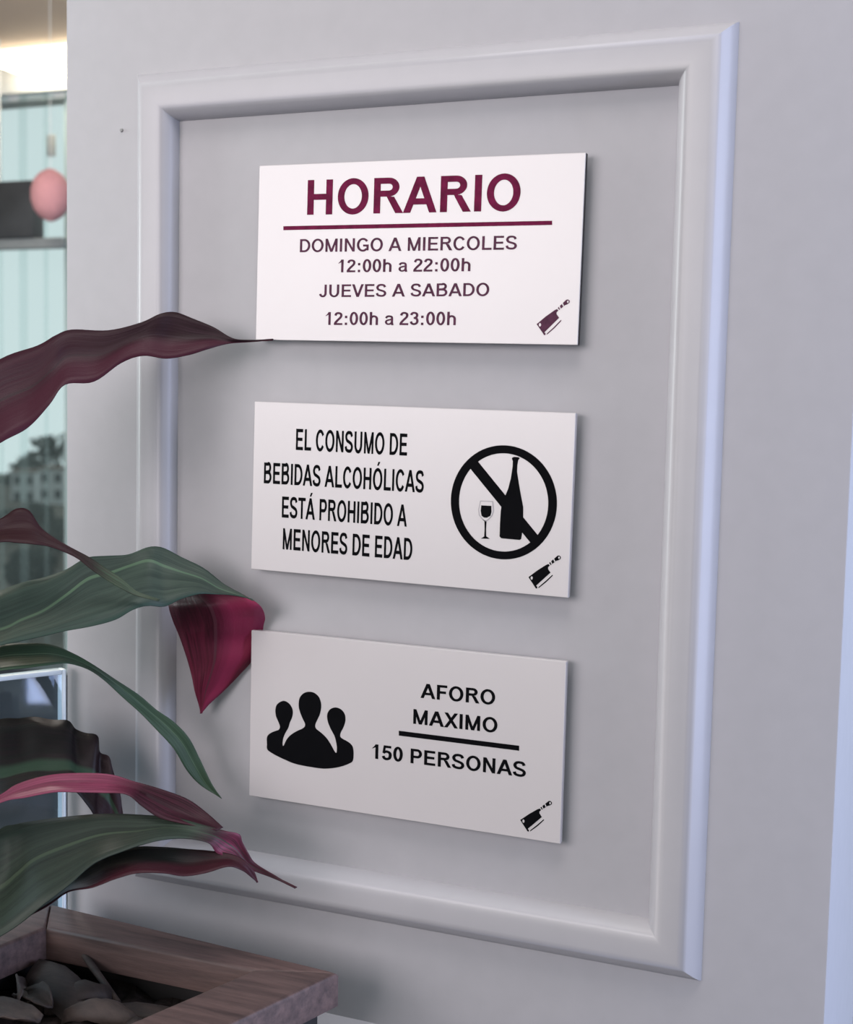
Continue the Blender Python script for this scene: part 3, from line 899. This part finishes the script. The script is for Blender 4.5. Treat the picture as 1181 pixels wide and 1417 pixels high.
LEAF_L7 = [
    ((-0.1420, -0.2210, 1.0860), (-0.1420, -0.2280, 1.0800), (-0.1420, -0.2210, 1.0740)),
    ((-0.1374, -0.1750, 1.1645), (-0.1278, -0.1860, 1.1339), (-0.1109, -0.2050, 1.1087)),
    ((-0.1294, -0.1400, 1.1773), (-0.1114, -0.1615, 1.1441), (-0.0874, -0.1900, 1.1242)),
    ((-0.1224, -0.1330, 1.1795), (-0.1043, -0.1520, 1.1521), (-0.0763, -0.1830, 1.1326)),
    ((-0.1145, -0.1270, 1.1810), (-0.0955, -0.1435, 1.1616), (-0.0619, -0.1770, 1.1459)),
    ((-0.0871, -0.1190, 1.1863), (-0.0757, -0.1332, 1.1712), (-0.0489, -0.1670, 1.1581)),
    ((-0.0588, -0.1100, 1.1898), (-0.0538, -0.1235, 1.1793), (-0.0380, -0.1540, 1.1706)),
    ((-0.0286, -0.1040, 1.1913), (-0.0297, -0.1162, 1.1830), (-0.0245, -0.1400, 1.1769)),
    ((-0.0096, -0.0990, 1.1910), (-0.0111, -0.1077, 1.1856), (-0.0083, -0.1250, 1.1818)),
    ((0.0106, -0.0950, 1.1875), (0.0072, -0.1002, 1.1841), (0.0060, -0.1110, 1.1817)),
    ((0.0241, -0.0890, 1.1835), (0.0204, -0.0930, 1.1797), (0.0191, -0.1010, 1.1776)),
    ((0.0329, -0.0820, 1.1801), (0.0256, -0.0850, 1.1731), (0.0220, -0.0940, 1.1685)),
    ((0.0336, -0.0780, 1.1727), (0.0295, -0.0800, 1.1671), (0.0290, -0.0880, 1.1641)),
    ((0.0367, -0.0740, 1.1634), (0.0334, -0.0760, 1.1599), (0.0325, -0.0820, 1.1580)),
    ((0.0398, -0.0700, 1.1558), (0.0386, -0.0720, 1.1541), (0.0385, -0.0760, 1.1533)),
    ((0.0524, -0.0650, 1.1476), (0.0518, -0.0660, 1.1471), (0.0512, -0.0670, 1.1465)),
    ((0.0680, -0.0600, 1.1394), (0.0674, -0.0600, 1.1391), (0.0668, -0.0600, 1.1387)),
]
LEAF_L8 = [
    ((-0.1392, -0.2214, 1.0660), (-0.1392, -0.2284, 1.0600), (-0.1392, -0.2214, 1.0540)),
    ((-0.1119, -0.1900, 1.1229), (-0.1049, -0.1980, 1.1171), (-0.0943, -0.2100, 1.1138)),
    ((-0.0935, -0.1530, 1.1321), (-0.0924, -0.1620, 1.1283), (-0.0861, -0.1770, 1.1277)),
    ((-0.0797, -0.1430, 1.1424), (-0.0757, -0.1520, 1.1399), (-0.0669, -0.1670, 1.1405)),
    ((-0.0691, -0.1360, 1.1491), (-0.0648, -0.1440, 1.1478), (-0.0543, -0.1600, 1.1503)),
    ((-0.0668, -0.1300, 1.1569), (-0.0559, -0.1380, 1.1534), (-0.0392, -0.1540, 1.1538)),
    ((-0.0555, -0.1220, 1.1644), (-0.0443, -0.1290, 1.1595), (-0.0261, -0.1460, 1.1593)),
    ((-0.0332, -0.1140, 1.1706), (-0.0270, -0.1210, 1.1643), (-0.0140, -0.1380, 1.1626)),
    ((-0.0156, -0.1060, 1.1707), (-0.0103, -0.1130, 1.1644), (0.0016, -0.1300, 1.1625)),
    ((0.0020, -0.0990, 1.1697), (0.0041, -0.1050, 1.1622), (0.0126, -0.1210, 1.1592)),
    ((0.0154, -0.0930, 1.1688), (0.0168, -0.0980, 1.1625), (0.0232, -0.1110, 1.1597)),
    ((0.0295, -0.0890, 1.1676), (0.0308, -0.0920, 1.1640), (0.0356, -0.1010, 1.1630)),
    ((0.0395, -0.0860, 1.1635), (0.0399, -0.0880, 1.1605), (0.0425, -0.0940, 1.1592)),
    ((0.0461, -0.0830, 1.1552), (0.0449, -0.0840, 1.1537), (0.0449, -0.0870, 1.1532)),
    ((0.0485, -0.0820, 1.1474), (0.0482, -0.0820, 1.1473), (0.0479, -0.0820, 1.1473)),
]

blade('leaf', LEAF_L1, LM['L1'], plant, 0.0012)['label'] = 'topmost dark wine leaf reaching to the opening hours sign'
blade('leaf', LEAF_L2, LM['L2'], plant)['label'] = 'small maroon leaf with a thin green tip'
l3 = blade('leaf', LEAF_L3, LM['L3'], plant, 0.0008)
l3['label'] = 'broad grey green leaf'
f3 = blade('drooping_tip', LEAF_L3b, LM['L3b'], plant, 0.0015)
f3['label'] = 'wine red underside of the folded leaf end, tucked beside the lowest sign'
blade('leaf', LEAF_L4, LM['L4'], plant)['label'] = 'narrow green leaf bending down'
blade('leaf', LEAF_L5, LM['L5'], plant, 0.002)['label'] = 'blackish leaf with a wavy edge'
blade('leaf', LEAF_L6, LM['L6'], plant)['label'] = 'pink leaf seen edge-on'
blade('leaf', LEAF_L7, LM['L7'], plant, 0.0012)['label'] = 'large dark green leaf with pink tip'
blade('leaf', LEAF_L8, LM['L8'], plant, 0.0008)['label'] = 'blackish shaded half of the folded leaf with wine edge'

# ------------------------------------------------------------------ dry leaves lying on the soil
litter('dry_leaf', (-0.132, -0.094, 1.062), (-0.050, -0.130, 1.049), 0.044, -0.016, M['dry'], 'large brown curled dry leaf at the back corner of the planter', 0.5, 0.010)
litter('dry_leaf', (-0.121, -0.116, 1.050), (-0.098, -0.160, 1.062), 0.022, 0.008, M['dry_pale'], 'pale upright dry leaf scrap by the left rim of the planter', 0.9, 0.004)
litter('dry_leaf', (-0.130, -0.180, 1.060), (-0.070, -0.172, 1.060), 0.030, 0.004, M['dry_pale'], 'pale flat dry leaf nearest the camera in the planter', 0.1, 0.003)
litter('dry_leaf', (-0.072, -0.140, 1.056), (-0.020, -0.130, 1.056), 0.024, -0.008, M['dry_pale'], 'pale curled dry leaf in the middle of the planter', -0.3, 0.008)
litter('dry_leaf', (-0.062, -0.122, 1.050), (0.010, -0.098, 1.050), 0.026, -0.006, M['dry'], 'long brown dry leaf against the right rim of the planter', 0.3, 0.005)
litter('dry_leaf', (-0.100, -0.128, 1.050), (-0.060, -0.104, 1.058), 0.030, -0.010, M['dry'], 'brown crumpled dry leaf behind the pale ones', 0.4, 0.010)
bm = bmesh.new()
add_tube(bm, [(-0.122, -0.066, 1.069), (-0.090, -0.086, 1.062), (-0.049, -0.110, 1.052)], [0.002, 0.0028, 0.002], 8)
tag(obj('twig', bm, M['dry_pale'], None, 60), 'thin pale twig slanting over the big dry leaf', 'twig')

litter('dry_leaf', (-0.030, -0.122, 1.050), (0.004, -0.150, 1.052), 0.016, -0.005, M['dry'], 'small dark dry leaf by the right rim of the planter', 0.4, 0.006)
litter('dry_leaf', (-0.112, -0.142, 1.055), (-0.076, -0.150, 1.060), 0.018, 0.006, M['dry'], 'small dark dry leaf between the two pale scraps on the left', -0.5, 0.005)

# small nail head in the wall
bm = bmesh.new()
bmesh.ops.create_cone(bm, cap_ends=True, segments=12, radius1=0.0015, radius2=0.0011, depth=0.0012,
                      matrix=Matrix.Translation((-0.1262, -0.0006, 1.6940)) @ Matrix.Rotation(math.pi / 2, 4, 'X'))
tag(obj('nail_head', bm, M['pad'], None, 40), 'tiny grey nail head in the wall left of the moulding top corner', 'nail')

# ------------------------------------------------------------------ glass screen at the wall's left end
M['glass'] = clear('blue_grey_screen_glass', (0.74, 0.81, 0.88, 1), 0.04, 0.02, (0.7, 0.75, 0.8, 1), 0.03)
M['glass_edge'] = plain('lit_glass_edge', (0.80, 0.88, 0.92), 0.12, 0.8, 0.02)  # pale colour paints the light caught by the glass edges
gp = empty('glass_screen', (-0.1765, -0.0125, 0.0), (0, 0, math.radians(-29.6)))
tag(gp, 'clear glass screen standing at the left end of the grey wall', 'glass screen')
box('glass_sheet', -0.004, 0.004, -0.62, 0.0, 0.02, 1.262, M['glass'], gp)
box('top_edge', -0.005, 0.005, -0.62, 0.0, 1.262, 1.266, M['glass_edge'], gp, 0.001)
box('end_edge', -0.005, 0.0045, 0.0, 0.004, 0.0, 1.266, M['glass_edge'], gp, 0.001)
box('floor_channel', -0.02, 0.02, -0.62, 0.0, 0.0, 0.03, M['body'], gp, 0.002)

# ------------------------------------------------------------------ terrace behind the wall
tag(box('ceiling', -6.0, -0.3, 0.32, 3.10, 2.62, 2.75, M['ceil']), 'beige terrace ceiling behind the wall', 'ceiling', kind='structure')
M['parapet'] = plain('slate_blue_parapet', (0.055, 0.062, 0.075), 0.6, 0.3, 0.2, 6)
tag(box('wall_back', -6.0, -0.3, 2.92, 3.06, 0.0, 0.50, M['parapet']), 'low dark parapet wall under the clear curtain', 'wall', kind='structure')
M['post'] = plain('white_metal_post', (0.72, 0.74, 0.73), 0.4, 0.5, 0.02)
for k, (x, w) in enumerate(((-0.4, 0.05), (-2.436, 0.012), (-4.1, 0.05), (-5.8, 0.05))):
    tag(box('trim_%d' % (k + 3), x - w, x + w, 2.93, 2.985, 0.50, 2.62, M['post']), 'white upright post of the terrace curtain', 'post', 'terrace posts', kind='structure')
tag(box('trim_7', -6.0, -0.3, 2.90, 3.0, 2.50, 2.62, M['post'], None, 0.004), 'pale header rail along the terrace ceiling edge', 'rail', kind='structure')

# ceiling lamp: shallow lit box, and an added unseen fill light brightening the terrace
lamp = empty('ceiling_light', (-2.16, 2.86, 2.62))
tag(lamp, 'bright square ceiling light above the terrace', 'ceiling light')
box('diffuser', -0.40, 0.40, -0.14, 0.14, -0.05, -0.004, emit('warm_light_diffuser', (1.0, 0.90, 0.70, 1), 9.0), lamp, 0.006)
box('mount_plate', -0.42, 0.42, -0.16, 0.16, -0.004, 0.0, M['post'], lamp)
pd = bpy.data.lights.new('terrace_fill_light', 'POINT')
pd.energy = 26
pd.shadow_soft_size = 0.12
pd.color = (1.0, 0.93, 0.86)
po = bpy.data.objects.new('terrace_fill_light', pd)
COL.objects.link(po)
po.location = (-1.5, 1.3, 2.25)

# clear vinyl curtain made of overlapping strips
M['vinyl'] = clear('clear_vinyl', (0.925, 0.975, 0.97, 1), 0.06, 0.10, (0.80, 0.90, 0.90, 1), 0.12)
cur = empty('vinyl_curtain', (-2.6, 2.88, 2.52))
tag(cur, 'pale clear vinyl strip curtain closing the terrace', 'curtain')
x = 2.0
for k in range(36):
    bm = bmesh.new()
    wd = 0.125
    rows = []
    for zz in (-2.0, -1.5, -1.0, -0.5, 0.0):
        rows.append([(x + wd * (j / 8 - 0.5), 0.012 * (k % 2) + 0.010 * math.sin(j / 8 * math.pi), zz) for j in range(9)])
    vs = [[bm.verts.new(p) for p in r] for r in rows]
    for a, b in zip(vs, vs[1:]):
        for j in range(8):
            bm.faces.new((a[j], a[j + 1], b[j + 1], b[j]))
    obj('strip', bm, M['vinyl'], cur, 60)
    x -= 0.097
box('hanging_rail', -2.05, 1.45, -0.012, 0.03, 0.0, 0.03, M['post'], cur)
box('clip', 0.132, 0.163, -0.02, -0.008, -0.222, -0.15, plain('grey_plastic', (0.30, 0.32, 0.31), 0.5), cur, 0.003)

# dark panel and lantern
M['panel'] = plain('charcoal_panel', (0.045, 0.047, 0.05), 0.5, 0.4, 0.3, 8)
pn = empty('hanging_panel', (-2.75, 2.6, 2.62))
tag(pn, 'charcoal rectangular panel hanging in front of the pale curtain', 'panel')
box('board', -0.62, 0.455, -0.03, 0.03, -0.635, -0.455, M['panel'], pn, 0.004)
box('lower_rail', -0.62, 0.56, -0.015, 0.015, -0.668, -0.635, plain('grey_rail', (0.26, 0.28, 0.28), 0.5), pn, 0.003)
for xx in (-0.5, 0.3):
    box('hanger', xx - 0.004, xx + 0.004, -0.004, 0.004, -0.455, 0.0, M['post'], pn)
la = empty('paper_lantern', (-2.010, 2.3, 2.065))
tag(la, 'pink round paper lantern hanging beside the wall edge', 'lantern')
bm = bmesh.new()
prof = []
for k in range(17):
    a = -math.pi / 2 + math.pi * k / 16
    prof.append((max(0.012, 0.056 * math.cos(a)) * (1 + 0.02 * (k % 2)), 0.074 * math.sin(a)))
rings = [[bm.verts.new((r * math.cos(2 * math.pi * j / 24), r * math.sin(2 * math.pi * j / 24), z)) for j in range(24)] for r, z in prof]
for a, b in zip(rings, rings[1:]):
    for j in range(24):
        bm.faces.new((a[j], a[(j + 1) % 24], b[(j + 1) % 24], b[j]))
obj('shade', bm, plain('pink_paper', (0.54, 0.27, 0.285), 0.8, 0.2, 0.05), la, 60)
bm = bmesh.new()
add_tube(bm, [(0, 0, 0.07), (0, 0, 0.555)], [0.0012, 0.0012], 6)
obj('cord', bm, M['post'], la)

# ------------------------------------------------------------------ hillside, trees and houses far beyond
M['ground'] = plain('dry_hillside', (0.10, 0.085, 0.07), 0.9, 0.1, 0.4, 0.6)
def hill(x, y):
    return -4.4 - 0.043 * (y - 3.2) + 0.35 * math.sin(x * 0.13 + 1.0) * math.sin(y * 0.09)


bm = bmesh.new()
g = []
for i in range(41):
    yy = 3.2 + 175 * (i / 40) ** 1.4
    g.append([bm.verts.new((-190 + 200 * (j / 40), yy, hill(-190 + 200 * (j / 40), yy))) for j in range(41)])
for a, b in zip(g, g[1:]):
    for j in range(40):
        bm.faces.new((a[j], a[j + 1], b[j + 1], b[j]))
tag(obj('hillside', bm, M['ground'], None, 60), 'brown hillside falling away beyond the terrace', 'hill', kind='structure')
M['leafy'] = plain('dark_foliage', (0.045, 0.055, 0.045), 0.9, 0.1, 0.5, 9)
M['leafy2'] = plain('grey_green_foliage', (0.085, 0.095, 0.080), 0.9, 0.1, 0.5, 9)
M['trunk'] = plain('tree_bark', (0.09, 0.07, 0.055), 0.9, 0.1, 0.3, 8)
M['house'] = plain('white_house_wall', (0.72, 0.74, 0.75), 0.8, 0.2, 0.03, 2)
M['roof'] = plain('brown_roof_tile', (0.20, 0.14, 0.11), 0.8, 0.2, 0.2, 5)
M['pane'] = plain('dark_window_pane', (0.06, 0.07, 0.08), 0.2, 0.5)


def tree(x, y, top, r, mat, label):
    base = hill(x, y) - 0.15
    t = empty('tree', (x, y, base))
    tag(t, label, 'tree', 'trees on the hillside')
    h = top - base
    bm = bmesh.new()
    add_tube(bm, [(0, 0, 0), (0.05, 0, h * 0.4), (0, 0.03, h * 0.75)], [0.14, 0.11, 0.06], 8)
    obj('trunk', bm, M['trunk'], t, 60)
    bm = bmesh.new()
    for k in range(650):
        a, ph = random.uniform(0, 6.283), math.acos(random.uniform(-1, 1))
        rr = r * random.uniform(0.35, 1.0) ** 0.5
        c = Vector((rr * math.sin(ph) * math.cos(a), rr * math.sin(ph) * math.sin(a), h - r * 0.95 + 0.9 * rr * math.cos(ph)))
        c.x += 0.2 * r * math.sin(c.z * 3)
        s = random.uniform(0.16, 0.34) * r ** 0.8
        q = Matrix.Rotation(random.uniform(0, 6.28), 3, Vector((random.uniform(-1, 1), random.uniform(-1, 1), random.uniform(-1, 1) + 0.01)).normalized())
        bm.faces.new([bm.verts.new(c + q @ Vector(p) * s) for p in ((-.5, -.2, 0), (.1, -.5, .1), (.6, .1, 0), (0, .5, -.1))])
    obj('crown', bm, mat, t)


def house(x, y, w, d, z1, label, nx, nz, rz=0.4):
    base = hill(x, y) - 0.4
    t = empty('house', (x, y, base), (0, 0, rz))
    tag(t, label, 'house')
    h = z1 - base
    box('walls', -w / 2, w / 2, -d / 2, d / 2, 0, h, M['house'], t)
    box('roof', -w / 2 - .12, w / 2 + .12, -d / 2 - .12, d / 2 + .12, h, h + 0.16, M['roof'], t, 0.03)
    for i in range(nx):
        for k in range(nz):
            cx = -w / 2 + w * (i + 0.5) / nx
            cz = h - 0.8 - k * 1.5
            if cz < 0.4: continue
            box('window', cx - .3, cx + .3, -d / 2 - .02, -d / 2 + .02, cz - .4, cz + .4, M['pane'], t)


tree(-109.5, 140.0, -3.3, 4.5, M['leafy'], 'tallest far dark tree, nearest the wall edge, beyond the curtain')
tree(-117.5, 141.0, -8.9, 4.2, M['leafy'], 'far dark tree at the left edge of the view beyond the curtain')
tree(-91.5, 112.5, -5.1, 2.6, M['leafy'], 'dark round tree rising behind the low white house')
tree(-50.8, 60.5, -5.1, 1.3, M['leafy2'], 'grey green low tree left in front of the houses')
tree(-46.0, 56.5, -4.2, 1.1, M['leafy'], 'dark bushy tree before the low white house')
tree(-39.3, 50.0, -4.2, 0.95, M['leafy2'], 'grey green bush in front of the tall white house')
tree(-24.7, 30.0, -2.85, 0.7, M['leafy'], 'nearest dark tree low behind the parapet')
house(-81.9, 100.0, 2.3, 2.4, -5.75, 'low white house under the dark round tree', 2, 2)
house(-77.9, 99.0, 2.4, 2.4, -5.3, 'tall white house with dark windows beside the wall edge', 2, 3)
